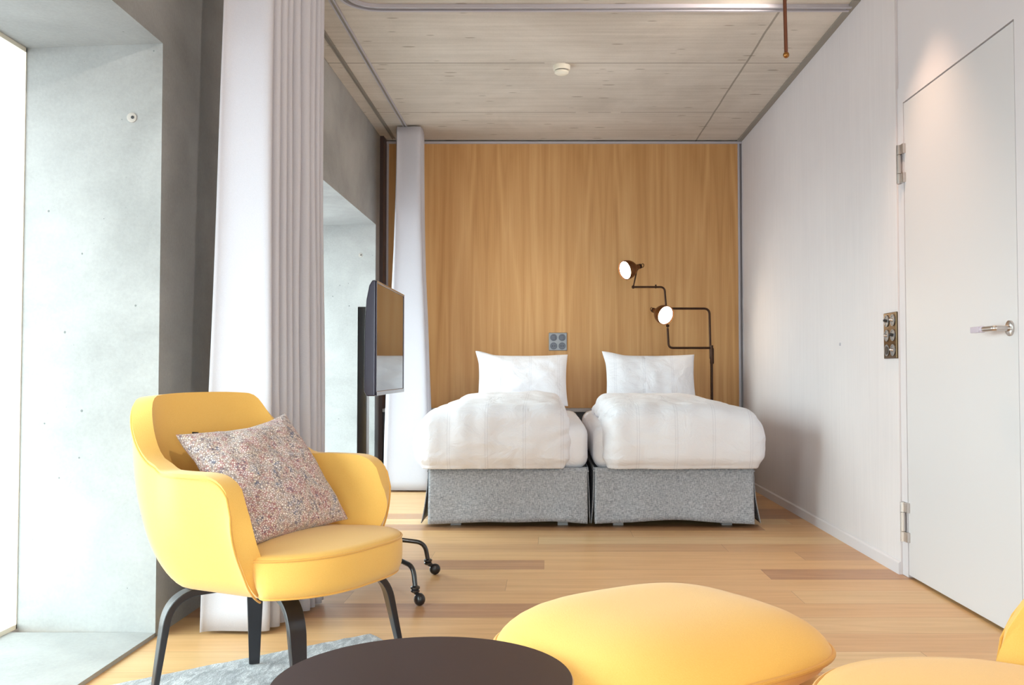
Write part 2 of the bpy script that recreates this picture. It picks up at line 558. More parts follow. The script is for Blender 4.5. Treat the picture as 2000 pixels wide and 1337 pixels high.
S(MB().box(XR, XR + 0.2, 4.02, YB + 0.03, 0, ZC).build('wall_right', M['plaster'], smooth=False))
w = MB()
w.box(XR + 0.012, XR + 0.2, 2.93, 4.02, 2.12, ZC)
w.box(XR + 0.012, XR + 0.2, -2.0, 2.93, 0, ZC)
S(w.build('wall_right', M['paint'], smooth=False))
w = MB()
w.box(-2.2, -1.28, -2.0, -1.8, 0, ZC); w.box(1.52, 2.2, -2.0, -1.8, 0, ZC)
w.box(-1.28, 1.52, -2.0, -1.8, 0, 0.1); w.box(-1.28, 1.52, -2.0, -1.8, 1.80, ZC)
S(w.build('wall_front', M['paint'], smooth=False))

# concrete sills level with the floor, one per opening
for i, (y0, y1) in enumerate(((0.0, 3.085), (4.39, 6.935))):
    S(MB().box(XO - 0.02, XL, y0, y1, 0.0, 0.014).build('trim_%d' % (i + 1), M['concrete'], smooth=False))

# windows: thin frame, pane, pale outer reveal
def window(n, y0, y1):
    wn = thing('window_%d' % n, None, None, (XO, (y0 + y1) / 2, 0)); S(wn)
    f = MB()
    a, b = XO - 0.05, XO + 0.004
    f.box(a, b, y0, y0 + 0.03, 0.014, 1.985); f.box(a, b, y1 - 0.012, y1, 0.014, 1.985)
    f.box(a, b, y0, y1, 1.97, 1.985); f.box(a, b, y0, y1, 0.014, 0.03)
    S(f.build('window_frame', M['white_plastic'], wn, smooth=False))
    S(MB().box(XO - 0.035, XO - 0.029, y0, y1, 0.02, 1.975).build('window_pane', M['glass'], wn, smooth=False))
    r = MB()
    r.box(XO - 0.42, XO - 0.05, y1 - 0.004, y1 + 0.1, 0.0, 1.985)
    r.box(XO - 0.42, XO - 0.05, y0 - 0.1, y0, 0.0, 1.985)
    r.box(XO - 0.42, XO - 0.05, y0 - 0.1, y1 + 0.1, 1.985, 2.08)
    r.box(XO - 0.42, XO - 0.05, y0 - 0.1, y1 + 0.1, -0.05, 0.0)
    S(r.build('outer_reveal', M['paint'], wn, smooth=False))


window(1, 0.02, 3.135)
window(2, 4.37, 6.975)
wn = thing('window_3', None, None, (0.1, -1.9, 0)); S(wn)  # unseen window added behind the camera for more fill daylight
f = MB()
for x in (-1.28, 0.09, 1.46): f.box(x, x + 0.06, -1.92, -1.86, 0.1, 1.80)
f.box(-1.28, 1.52, -1.92, -1.86, 0.1, 0.16); f.box(-1.28, 1.52, -1.92, -1.86, 1.74, 1.80)
S(f.build('window_frame', M['white_plastic'], wn, smooth=False))
S(MB().box(-1.28, 1.52, -1.893, -1.887, 0.1, 1.80).build('window_pane', M['glass'], wn, smooth=False))

# oak veneer panel on the end wall, with its slim aluminium edging
S(MB().box(-1.255, 1.498, YB, YB + 0.03, 0.0, 2.672).build('trim_3', M['wood_wall'], smooth=False))
e = MB()
e.box(-1.30, XR, YB - 0.012, YB + 0.03, 2.672, 2.690)
e.box(1.498, 1.512, YB - 0.008, YB + 0.03, 0, 2.672)
e.box(-1.27, -1.255, YB - 0.012, YB + 0.03, 0, 2.672)
S(e.build('trim_4', M['alu'], smooth=False))
S(MB().box(-1.30, -1.272, 7.09, YB + 0.03, 0, ZC).build('trim_5', M['corner_shade'], smooth=False))  # dark strip in place of the shade beside the far curtain
S(MB().box(XR - 0.035, XR, 4.45, YB, ZC - 0.012, ZC).build('trim_6', M['shadow_gap'], smooth=False))
# bevelled low skirting on the right
S(MB().prism([(XR - 0.010, 0.0), (XR, 0.0), (XR, 0.055), (XR - 0.004, 0.055), (XR - 0.010, 0.048)], 4.02, YB, 'y').build('baseboard_right', M['paint'], smooth=False))

# form-tie holes in the concrete jambs
for i, (x, y, z) in enumerate(((-1.405, 3.088, 1.735), (-1.415, 6.94, 1.755))):
    d = thing('wall_plug', ('round plug with a dark hole in the foreground concrete jamb', 'round plug with a dark hole in the far concrete jamb beside the television')[i], 'wall plug', (x, y, z), 0, 'plugs in the concrete window jambs')
    MB().lathe([(0.0165, -0.002), (0.0165, 0.002), (0.012, 0.0035), (0.007, 0.0035)], (x, y, z), (0, -1, 0), 28).build('ring', M['plug'], d)
    MB().lathe([(0.0055, 0.003), (0.0055, 0.0045), (0.003, 0.0045)], (x + 0.004, y, z), (0, -1, 0), 20).build('hole', M['black_plastic'], d)

# ledge behind the beds
t = thing('headboard_ledge', 'narrow pale grey ledge running along the wood wall behind the beds', 'ledge', (0.12, 7.15, 0))
MB().box(-1.27, 1.525, 7.085, YB, 0.565, 0.592).build('ledge_top', M['grey_board'], t, bevel=0.003)
MB().box(-1.27, 1.525, 7.13, YB, 0.0, 0.565).build('ledge_body', plain('dark_grey_board', lin(96, 96, 100), 0.6), t, smooth=False)

# ------------------------------------------------------------------ door
dr = thing('door_1', None, None, (XR, 3.48, 0)); S(dr)
S(MB().box(XR + 0.008, XR + 0.05, 3.012, 3.952, 0.012, 2.035).build('door_leaf', M['door_paint'], dr, bevel=0.0015))
f = MB().prism([(4.0195, 0.001), (4.0195, 2.118), (2.932, 2.118), (2.932, 0.001), (3.006, 0.001), (3.006, 2.041), (3.957, 2.041), (3.957, 0.001)], XR + 0.007, XR + 0.05, 'x')
S(f.build('door_frame', M['paint'], dr, smooth=False))
S(MB().box(XR + 0.05, XR + 0.2, 2.93, 4.02, 0.0, 2.12).build('door_stop', M['shadow_gap'], dr, smooth=False))
for z in (1.775, 0.235):
    h = MB().lathe([(0.011, -0.083), (0.011, -0.042)], (XR - 0.006, 3.975, z), (0, 0, 1), 24)
    h.lathe([(0.011, -0.040), (0.011, 0.040)], (XR - 0.006, 3.975, z), (0, 0, 1), 24)
    h.lathe([(0.011, 0.042), (0.011, 0.083)], (XR - 0.006, 3.975, z), (0, 0, 1), 24)
    h.box(XR - 0.004, XR + 0.010, 3.935, 3.975, z - 0.083, z - 0.042)
    h.box(XR - 0.004, XR + 0.010, 3.935, 3.975, z + 0.042, z + 0.083)
    h.box(XR - 0.004, XR + 0.010, 3.978, 3.998, z - 0.083, z + 0.083)
    S(h.build('hinge', M['steel'], dr))
yh, zh = 3.06, 1.022
h = MB().lathe([(0.026, 0), (0.026, 0.006), (0.023, 0.008)], (XR + 0.008, yh, zh), (-1, 0, 0), 36)
h.lathe([(0.010, 0), (0.010, 0.05)], (XR + 0.008, yh, zh), (-1, 0, 0), 24)
hd = S(h.build('door_handle', M['steel'], dr))
h = MB().tube(fillet([(XR - 0.030, yh, zh), (XR - 0.045, yh, zh), (XR - 0.045, yh + 0.125, zh)], 0.012), 0.0095, 20)
S(h.build('lever', M['steel'], hd))
h = MB().lathe([(0.0105, 0), (0.012, 0.006), (0.012, 0.018), (0.0105, 0.022)], (XR - 0.045, yh + 0.075, zh), (0, 1, 0), 24)
h.box(XR - 0.056, XR - 0.034, yh + 0.095, yh + 0.155, zh - 0.0105, zh + 0.0105)
S(h.build('lever_sleeve', plain('lilac_plastic', lin(190, 182, 198), 0.2), hd, bevel=0.002))

# small round stop on the right wall
props(MB().lathe([(0.008, 0), (0.008, 0.004), (0.005, 0.006)], (XR, 4.82, 1.02), (-1, 0, 0), 24).build('wall_button', M['alu']), 'tiny round grey button on the white wall left of the bronze switch plate', 'wall button')

# switch plate on the right wall (2 x 3 modules)
sw = thing('switch_plate', 'tall bronze switch plate with six inserts on the white wall beside the door', 'switch', (XR, 4.09, 0.98))
MB().box(XR - 0.009, XR, 4.022, 4.172, 0.935, 1.14).build('plate', M['plate_brown'], sw, bevel=0.003)
for iy in range(2):
    for iz in range(3):
        y = 4.060 + iy * 0.072; z = 0.972 + iz * 0.066
        m = MB().lathe([(0.026, 0.0), (0.026, 0.003), (0.022, 0.003), (0.021, 0.001)], (XR - 0.009, y, z), (-1, 0, 0), 28)
        r = m.build('ring', M['plate_metal'], sw)
        if iz == 0 and iy == 1:
            MB().lathe([(0.018, 0.0), (0.018, 0.004)], (XR - 0.009, y, z), (-1, 0, 0), 24).build('socket', M['black_plastic'], sw)
        else:
            MB().lathe([(0.007, 0.0), (0.006, 0.014), (0.003, 0.016)], (XR - 0.009, y, z), (-1, 0.15, 0.25), 16).build('toggle', M['black_plastic'] if (iy + iz) % 2 else M['steel'], sw)

# switch plate on the wood panel (2 x 2 modules)
sw = thing('switch_plate', 'square grey metal plate of sockets and switches on the wood wall', 'switch', (0.08, YB, 1.105))
MB().box(0.008, 0.150, YB - 0.009, YB, 1.040, 1.180).build('plate', M['plate_metal'], sw, bevel=0.004)
for ix in range(2):
    for iz in range(2):
        x = 0.046 + ix * 0.066; z = 1.076 + iz * 0.066
        MB().lathe([(0.028, 0.0), (0.028, 0.002), (0.024, 0.002), (0.023, 0.0005)], (x, YB - 0.009, z), (0, -1, 0), 28).build('ring', M['plate_dark'], sw)
        if iz == 0:
            for dx in (-0.009, 0.009):
                MB().lathe([(0.004, 0.0), (0.004, 0.003)], (x + dx, YB - 0.009, z), (0, -1, 0), 14).build('socket_hole', M['black_plastic'], sw)
        else:
            MB().box(x - 0.012, x + 0.012, YB - 0.014, YB - 0.009, z - 0.018, z + 0.018).build('rocker', M['plate_dark'], sw, bevel=0.002)

# ------------------------------------------------------------------ ceiling fittings
sd = thing('smoke_detector', 'round white smoke detector on the concrete ceiling', 'smoke detector', (0.082, 5.45, ZC))
MB().lathe([(0.052, 0), (0.052, 0.012), (0.050, 0.026), (0.046, 0.028)], (0.082, 5.45, ZC), (0, 0, -1), 48).build('base', M['white_plastic'], sd)
MB().lathe([(0.040, 0.027), (0.040, 0.033)], (0.082, 5.45, ZC), (0, 0, -1), 40).build('vent_slot', M['black_plastic'], sd)
MB().lathe([(0.043, 0.033), (0.042, 0.044), (0.030, 0.052), (0.010, 0.054)], (0.082, 5.45, ZC), (0, 0, -1), 48).build('cap', M['white_plastic'], sd)


def rail(name, label, path, wd, h, mat):
    t = thing(name, label, 'curtain rail', tuple(path[0][:2]) + (ZC,))
    m = MB(); 
    for o_ in (-wd / 2 + wd * 0.15, wd / 2 - wd * 0.15):
        m.sweep(path, [(wd * 0.15, 0), (wd * 0.15, h), (-wd * 0.15, h), (-wd * 0.15, 0)], None) if False else None
    P = [Vector(p) for p in path]; n = len(P)
    for off in (-0.5, 0.5):
        q = []
        for i in range(n):
            d = (P[min(i + 1, n - 1)] - P[max(i - 1, 0)]).normalized(); s_ = Vector((-d.y, d.x, 0))
            q.append(P[i] + s_ * wd * 0.36 * (1 if off > 0 else -1))
        m.sweep(q, [(0, -wd * 0.13), (0, wd * 0.13), (-h, wd * 0.13), (-h, -wd * 0.13)], (0, 0, 1))
    m.build('flange', mat, t)
    g = MB().sweep(P, [(0, -wd * 0.24), (0, wd * 0.24), (-h * 0.4, wd * 0.24), (-h * 0.4, -wd * 0.24)], (0, 0, 1))
    g.build('track_groove', M['shadow_gap'], t)
    return t


rail('curtain_rail', 'slim ceiling rail carrying both grey curtains, further from the concrete wall', [(-1.06, 0.2, ZC), (-1.06, 3, ZC), (-1.06, 6.93, ZC)], 0.030, 0.010, M['alu'])
rail('curtain_rail', 'slim empty ceiling rail closest to the concrete wall', [(-1.205, 0.2, ZC), (-1.205, 3, ZC), (-1.205, 7.16, ZC)], 0.026, 0.008, M['shadow_gap'])
rail('curtain_rail', 'pale curtain rail crossing the ceiling with a rounded left end',
     fillet([(1.51, 4.55, ZC), (-0.99, 4.55, ZC), (-0.99, 4.1, ZC), (-0.99, 3.75, ZC)], 0.18, 12), 0.060, 0.018, M['alu'])

r = thing('copper_rod', 'thin copper rod with a round end hanging from the ceiling near the white wall', 'hanging rod', (0.785, 3.0, ZC))
MB().tube([(0.770, 3.0, ZC - 0.01), (0.7835, 3.0, 1.925)], 0.0062, 16).build('rod', M['copper'], r)
MB().sphere((0.7837, 3.0, 1.918), 0.0105).build('end_ball', M['brass_ball'], r)
MB().lathe([(0.022, 0), (0.022, 0.008), (0.012, 0.014)], (0.770, 3.0, ZC), (0, 0, -1), 28).build('ceiling_cup', M['copper'], r)

# warm recessed downlight washing the door (just above the picture) and two unseen ones added as fill nearer the camera
for i, (x, y, p) in enumerate(((1.22, 3.66, 44), (1.22, 1.6, 22), (-0.2, 0.9, 24))):
    dl = thing('door_or_fill_downlight', ('round white downlight in the ceiling beside the door', 'added unseen fill downlight further along the door wall', 'added unseen fill downlight above the seats')[i], 'downlight', (x, y, ZC), 0, 'ceiling downlights')
    MB().lathe([(0.05, 0), (0.05, 0.004), (0.038, 0.006), (0.036, 0.0)], (x, y, ZC), (0, 0, -1), 32, cap=False).build('trim_ring', M['white_plastic'], dl)
    MB().lathe([(0.034, 0.001), (0.034, 0.003)], (x, y, ZC), (0, 0, -1), 32).build('diffuser', M['bulb'], dl)
    s = spot('downlight_beam', (x, y, ZC - 0.02), p, (1.0, 0.66, 0.44), 74, 1.0)
    s.parent = dl; s.location = (0, 0, -0.02)

# unseen spotlights added as fill to brighten the concrete wall
for i, (loc, aim, p, lab) in enumerate((((0.7, 0.3, 2.62), (-1.3, 3.2, 1.5), 75, 'added unseen fill spotlight above the seats aimed at the window wall'),
                                        ((1.32, 4.15, 2.62), (-1.3, 6.2, 1.9), 34, 'added unseen fill spotlight by the white wall aimed at the far curtain'))):
    a = (Vector(aim) - Vector(loc)).normalized()
    t = thing('fill_spotlight', lab, 'spotlight', (loc[0], loc[1], ZC), 0, 'added fill spotlights')
    MB().lathe([(0.04, 0), (0.04, 0.012), (0.01, 0.014), (0.01, 0.05)], (loc[0], loc[1], ZC), (0, 0, -1), 28).build('mount', M['white_plastic'], t)
    MB().lathe([(0.020, -0.05), (0.034, -0.045), (0.036, 0.035), (0.030, 0.035), (0.028, 0.01)], loc, a, 28, cap=False).build('housing', M['white_plastic'], t)
    MB().lathe([(0.028, 0.010), (0.028, 0.013)], loc, a, 28).build('lens', M['bulb'], t)
    s = spot('fill_beam', (0, 0, 0), p, (1.0, 0.90, 0.80), 80, 1.0, 0.04, a)
    s.parent = t; s.location = (a.x * 0.045, a.y * 0.045, loc[2] - ZC + a.z * 0.045)

# ------------------------------------------------------------------ curtains
def curtain(name, label, ypath, xc, amp, folds, z0, z1, flare, seed, base, yflare=0.0, lead=0.0, xshift=0.0):
    random.seed(seed)
    t = thing(name, label, 'curtain', base, 0, 'grey curtains on the ceiling rail')
    ph = [random.uniform(-0.5, 0.5) for _ in range(folds + 2)]
    am = [random.uniform(0.78, 1.08) for _ in range(folds + 2)]
    NU, NV = folds * 22, 40
    vs = []
    y0, y1 = ypath
    for j in range(NV + 1):
        v = j / NV                       # 0 top, 1 floor
        z = z1 + (z0 - z1) * v
        fl = flare(v)
        for i in range(NU + 1):
            u = i / NU
            k = u * folds
            a = am[int(min(k, folds))] * (1 - (k % 1)) + am[min(int(k), folds) + 1] * (k % 1)
            cen = xc + lead * min(1.0, u * 1.3)
            s_ = math.sin(2 * PI * k + 0.35 * math.sin(v * 3 + ph[int(k)]) - PI / 2)
            s_ = math.copysign(abs(s_) ** 0.75, s_)
            x = cen + xshift * v + amp * fl * a * s_ + 0.006 * nz(u * 9, v * 3, seed)
            y = y0 + (y1 - y0) * u - yflare * v * (1 - u) + 0.010 * math.sin(2 * PI * k * 2) + 0.008 * nz(u * 12, v * 4, seed + 5)
            vs.append((x, y, z))
    f = [(j * (NU + 1) + i, j * (NU + 1) + i + 1, (j + 1) * (NU + 1) + i + 1, (j + 1) * (NU + 1) + i) for j in range(NV) for i in range(NU)]
    o = mk('cloth', vs, f, M['curtain'], t)
    mod(o, 'SOLIDIFY', thickness=0.002, offset=0)
    return t


curtain('curtain', 'long grey curtain gathered in the foreground behind the yellow armchair', (3.14, 3.56), -1.035, 0.084, 9, 0.012, 2.688,
        lambda v: 1.0 + 0.38 * sstep(0.1, 1.0, v), 3, (-1.02, 3.35, 0), 0.05, 0.085, -0.015)
curtain('curtain', 'long grey curtain gathered in the far corner beside the beds', (6.76, 7.0), -1.03, 0.105, 5, 0.012, 2.688,
        lambda v: 0.95 + 0.75 * sstep(0.1, 1.0, v), 8, (-1.03, 6.9, 0), 0.03)


# ------------------------------------------------------------------ beds
def rounded_box(x0, x1, y0, y1, z0, z1, r, nx, ny, nzv, disp=None):
    """closed rounded box as (verts, faces) from six grids welded together"""
    bm = bmesh.new()
    c = Vector(((x0 + x1) / 2, (y0 + y1) / 2, (z0 + z1) / 2)); hx, hy, hz = (x1 - x0) / 2, (y1 - y0) / 2, (z1 - z0) / 2
    def grid(fn, n, m):
        g = [[bm.verts.new(fn(2 * i / n - 1, 2 * j / m - 1)) for j in range(m + 1)] for i in range(n + 1)]
        for i in range(n):
            for j in range(m):
                bm.faces.new((g[i][j], g[i + 1][j], g[i + 1][j + 1], g[i][j + 1]))
    for sgn in (-1, 1):
        grid(lambda a, b: (a, b, sgn), nx, ny); grid(lambda a, b: (a, sgn, b), nx, nzv); grid(lambda a, b: (sgn, a, b), ny, nzv)
    bmesh.ops.remove_doubles(bm, verts=bm.verts, dist=1e-5)
    for v in bm.verts:
        p = Vector((v.co.x * hx, v.co.y * hy, v.co.z * hz))
        q = Vector((max(-(hx - r), min(hx - r, p.x)), max(-(hy - r), min(hy - r, p.y)), max(-(hz - r), min(hz - r, p.z))))
        d = p - q
        if d.length > 1e-9: p = q + d.normalized() * r
        nrm = d.normalized() if d.length > 1e-9 else Vector((0, 0, 1))
        p = p + c
        if disp: p = disp(p, nrm, (v.co.x, v.co.y, v.co.z))
        v.co = p
    bm.verts.index_update()
    vs = [v.co.copy() for v in bm.verts]; fs = [tuple(v.index for v in f.verts) for f in bm.faces]
    bm.free()
    return vs, fs


Y0B, Y1B = 5.22, 7.07


def bed(cx, left, label):
    b = thing('bed', label, 'bed', (cx, (Y0B + Y1B) / 2, 0), 0, 'twin beds')
    hw = 0.455
    MB().box(cx - hw + 0.02, cx + hw - 0.02, Y0B + 0.03, Y1B, 0.085, 0.315).build('bed_base', plain('bed_base_cloth', lin(120, 122, 126), 0.9), b, bevel=0.01)
    for lx in ((-0.30, 0.31) if left else (-0.31, 0.31)):
        for ly in (Y0B + 0.09, Y1B - 0.12):
            MB().box(cx + lx - 0.03, cx + lx + 0.03, ly - 0.025, ly + 0.025, 0.0, 0.085).build('leg', M['grey_board'], b, bevel=0.004)
    # mattress
    def dm(p, n, uvw):
        p = p + n * 0.006 * nz(p.x, p.y, p.z, 4)
        return p
    v, f = rounded_box(cx - hw, cx + hw, Y0B + 0.005, Y1B, 0.318, 0.585, 0.075, 26, 44, 12, dm)
    mk('mattress', v, f, M['linen'], b)
    # box pleated skirt: front panel, two side panels, folded corner pieces
    sk = MB()
    def panel(p0, p1, n, drop, seed, flare=(0.0, 0.0), wob=0.006):
        P0, P1 = Vector(p0), Vector(p1); d = (P1 - P0); nrm = Vector((d.y, -d.x, 0)).normalized()
        NV = 12; vs = []
        for j in range(NV + 1):
            v_ = j / NV
            for i in range(n + 1):
                u = i / n
                q = P0 + d * u
                out = 0.012 * v_ + wob * v_ * nz(u * 5, v_ * 1.2, seed) * 2.2 + 0.02 * v_ * v_ * (flare[0] * (1 - u) ** 3 + flare[1] * u ** 3)
                zb = 0.034 + 0.010 * nz(u * 3.0, 1, seed + 3) + (0.012 if left else 0.018) * math.sin(PI * u) - 0.012
                z = 0.335 + (zb - 0.335) * v_
                vs.append((q.x + nrm.x * out, q.y + nrm.y * out, z))
        fs = [(j * (n + 1) + i, j * (n + 1) + i + 1, (j + 1) * (n + 1) + i + 1, (j + 1) * (n + 1) + i) for j in range(NV) for i in range(n)]
        return vs, fs
    xl, xr, yf = cx - hw, cx + hw, Y0B
    # front: main panel plus a narrow return at either end, then sides
    sd_ = 3 if left else 9
    fl_l, fl_r = (0.9, -0.2) if left else (-0.2, 0.9)
    v, f = panel((xl + 0.008, yf, 0), (xr - 0.008, yf, 0), 60, 0, sd_, (fl_l, fl_r)); sk.add(v, f)
    mk_side = (((xr - 0.004, yf + 0.012, 0), (xr - 0.004, Y1B, 0), (1.3 * (not left), 0), 0.004 if left else 0.006),
               ((xl + 0.004, Y1B, 0), (xl + 0.004, yf + 0.012, 0), (0, 1.3 * left), 0.006 if left else 0.004))
    for p0, p1, fl, wb in mk_side:
        v, f = panel(p0, p1, 60, 0, sd_ + 1, fl, wb); sk.add(v, f)
    o = sk.build('bed_skirt', M['skirt'], b)
    mod(o, 'SOLIDIFY', thickness=0.004, offset=0)
    for sx, xx in ((-1, xl), (1, xr)):
        # inverted pleat tucked behind the open corner
        y_ = yf + 0.03
        v, f = panel((xx - 0.045, y_, 0), (xx + 0.045 * 0 - 0.004, y_, 0), 8, 0, sd_ + 5) if sx > 0 else panel((xx + 0.004, y_, 0), (xx + 0.045, y_, 0), 8, 0, sd_ + 5)
        o = mk('corner_pleat', v, f, M['skirt'], b)
        mod(o, 'SOLIDIFY', thickness=0.003, offset=0)
    band = MB().box(xl - 0.001, xr + 0.001, yf - 0.001, Y1B, 0.312, 0.318)
    band.build('skirt_band', M['skirt'], b, smooth=False)
    return b


bed(-0.225, True, 'twin bed with grey skirt standing nearer the television and curtain')
bed(0.712, False, 'twin bed with grey skirt standing under the double-headed wall lamp')


def duvet(label, x0, x1, side, seed):
    """side = -1: hangs down over the left of its mattress, +1: over the right"""
    bx0, bx1, by0, by1, bz0, bz1 = x0, x1, 5.125, 6.62, 0.326, 0.672
    xm = bx1 if side < 0 else bx0          # the edge that lies on the mattress
    def dd(p, n, uvw):
        u, v_, w_ = uvw
        top = sstep(0.45, 0.65, p.z)
        dome = (1 - min(1, abs(u)) ** (2.5 if u * side > 0 else 7))
        ramp = sstep(5.15, 6.5, p.y)
        z = p.z + top * (0.028 * dome + 0.030 * ramp * dome - 0.030 * (1 - ramp) * (abs(u) ** 3) * (1 if u * side > 0 else 0.4))
        x, y = p.x, p.y
        # back of the duvet narrower on the hanging side
        if u * side > 0: x -= side * 0.10 * top * sstep(5.2, 6.3, p.y) * abs(u) ** 2
        # belly of the hanging parts
        zz = (p.z - bz0) / (bz1 - bz0)
        if v_ < -0.9: y -= 0.030 * math.sin(PI * min(1, max(0, zz))) * dome
        if u * side > 0.9: x += side * 0.022 * math.sin(PI * min(1, max(0, zz * 1.1)))
        # wrinkles
        f1 = nz(x * 1.2, y * 3.2, z * 2, 1.6); f2 = nz(x * 5, y * 2, z * 2 + seed, 2.2); f3 = nz(x * 2 + z * 3, y * 5, z * 9 + seed, 3.0)
        amt = 0.014 * f1 + 0.009 * f2 + 0.005 * f3
        # folds gather near the mattress edge
        e = sstep(0.22, 0.0, abs(x - xm))
        amt += e * 0.010 * nz(x * 7, y * 7, z * 16 + seed, 1.5)
        q = Vector((x, y, z)) + n * amt
        if q.z < bz0 + 0.024: q.z = bz0 + 0.004
        return q
    v, f = rounded_box(bx0, bx1, by0, by1, bz0, bz1, 0.085, 56, 88, 30, dd)
    # open the underside: drop faces that lie under / inside the mattress volume
    V = [Vector(p) for p in v]; keep = []
    for q in f:
        c = sum((V[i] for i in q), Vector()) / len(q)
        if max(V[i].z for i in q) < bz0 + 0.0045: continue
        under = c.z < 0.36 and not (c.y < 5.165)
        side_ok = (c.x < x0 + 0.05) if side < 0 else (c.x > x1 - 0.05)
        if c.y > 5.24 and c.z < 0.585 and not side_ok: continue
        if c.y > by1 - 0.03 and c.z < 0.60: continue
        keep.append(q)
    used = sorted({i for q in keep for i in q}); mp = {a: b for b, a in enumerate(used)}
    o = mk('duvet', [v[i] for i in used], [tuple(mp[i] for i in q) for q in keep], M['linen'])
    mod(o, 'SOLIDIFY', thickness=0.022, offset=-1)
    mod(o, 'SUBSURF', levels=1, render_levels=1)
    props(o, label, 'duvet', 'white duvets on the twin beds')
    return o


duvet('puffy white duvet covering the bed nearer the television, hanging over its left side', -0.735, 0.122, -1, 2.0)
duvet('puffy white duvet covering the bed under the wall lamp, hanging over its right side', 0.312, 1.205, 1, 7.0)


def pillow_geo(w, h, th, n=40, seed=0, pinch=0.10, wr=0.010, ears=0.0):
    vs = []; fs = []
    def P(u, v, s):
        e = max(0.0, (1 - u * u)) ** 0.42 * max(0.0, (1 - v * v)) ** 0.42
        x = w / 2 * u * (1 - pinch * (1 - v * v) * abs(u) ** 2 * 0.6)
        z = h / 2 * v * (1 - pinch * (1 - u * u) * abs(v) ** 2)
        edge = 1 - max(abs(u), abs(v)) ** 6
        y = s * th / 2 * e
        y += edge * wr * (nz(u * 2.2, v * 2.2, seed + s) + 0.6 * nz(u * 6, v * 6, seed + s * 2)) * (1 if True else 0)
        if ears: y += edge * ears * math.sin((u * 3 + v * 5 + seed) * 2.2) * abs(u) ** 1.5
        y += 0.004 * nz(u * 3, v * 3, seed + 9)
        return (x, y, z)
    for s in (-1, 1):
        b = len(vs)
        for i in range(n + 1):
            for j in range(n + 1):
                # denser near the rim
                u = math.sin((2 * i / n - 1) * PI / 2); v = math.sin((2 * j / n - 1) * PI / 2)
                vs.append(P(u, v, s))
        fs += [(b + i * (n + 1) + j, b + (i + 1) * (n + 1) + j, b + (i + 1) * (n + 1) + j + 1, b + i * (n + 1) + j + 1) for i in range(n) for j in range(n)]
    return vs, fs


def weld(o, d=1e-4):
    bm = bmesh.new(); bm.from_mesh(o.data)
    bmesh.ops.remove_doubles(bm, verts=bm.verts, dist=d)
    bmesh.ops.recalc_face_normals(bm, faces=bm.faces)
    bm.to_mesh(o.data); bm.free()
    for p in o.data.polygons: p.use_smooth = True


def bed_pillow(label, x, seed, tilt, roll):
    v, f = pillow_geo(0.675, 0.40, 0.17, 44, seed, 0.07, 0.014)
    Mx = Matrix.Translation((x, 6.86, 0.812)) @ Matrix.Rotation(R(tilt), 4, 'X') @ Matrix.Rotation(R(roll), 4, 'Y')
    out = []
    for p in v:
        u = p[0] / 0.3375; w_ = p[2] / 0.20
        q = Vector(p)
        # the upper left corner stands up, upper edge sags
        q.z += 0.028 * sstep(-0.55, -1.0, u) * sstep(0.2, 1.0, w_)
        q.x -= 0.018 * sstep(-0.75, -1.0, u) * sstep(0.5, 1.0, w_)
        q.y += 0.020 * nz(q.x * 9, q.z * 3, seed) * sstep(-0.2, -0.9, u)
        out.append(Mx @ q)
    o = mk('pillow', out, f, M['linen'])
    weld(o, 2e-4)
    props(o, label, 'pillow', 'white pillows against the wood wall')
    return o


bed_pillow('white pillow propped against the wood wall below the square socket plate', -0.188, 4.0, -17, 0)
bed_pillow('white pillow propped against the wood wall below the wall lamp', 0.762, 11.0, -17, 0)

# ------------------------------------------------------------------ wall lamp
YL = 7.02
wl = thing('wall_lamp', 'dark bronze wall lamp with two adjustable heads on jointed arms', 'lamp', (1.255, YL, 0.592))
px = lambda u: (u - 1070) / 1800 * YL
pz = lambda v: 0.88 - (v - 724) / 1800 * YL
post = MB().tube([(px(1390), YL, 0.592), (px(1390), YL, pz(682))], 0.0105, 16)
post.build('post', M['bronze'], wl)
MB().lathe([(0.034, 0), (0.034, 0.010), (0.014, 0.016)], (px(1390), YL, 0.592), (0, 0, 1), 28).build('foot', M['bronze'], wl)
MB().lathe([(0.0135, 0), (0.0150, 0.01), (0.0150, 0.11), (0.0135, 0.12)], (px(1390.5), YL, pz(710)), (0, 0, 1), 24).build('sleeve', M['bronze'], wl)
up = MB().tube(fillet([(px(1388), YL, pz(700)), (px(1386), YL, pz(602)), (px(1303), YL, pz(602))], 0.045, 10), 0.0085, 16)
up.tube(fillet([(px(1302), YL - 0.01, pz(612)), (px(1298), YL - 0.01, pz(560)), (px(1240), YL - 0.01, pz(560))], 0.035, 10), 0.0075, 16)
up.lathe([(0.0105, -0.018), (0.0115, 0), (0.0105, 0.018)], (px(1302), YL, pz(602)), (0, 0, 1), 20)
up.lathe([(0.006, -0.014), (0.006, 0.014)], (px(1281), YL - 0.01, pz(559)), (0, 0, 1), 14)
a1 = up.build('arm', M['bronze'], wl)
lo = MB().tube(fillet([(px(1390), YL - 0.004, pz(679)), (px(1306), YL - 0.004, pz(679)), (px(1304), YL - 0.004, pz(640))], 0.035, 10), 0.0085, 16)
lo.lathe([(0.0115, -0.02), (0.0115, 0.02)], (px(1390), YL - 0.004, pz(679)), (0, 0, 1), 20)
a2 = lo.build('arm', M['bronze'], wl)


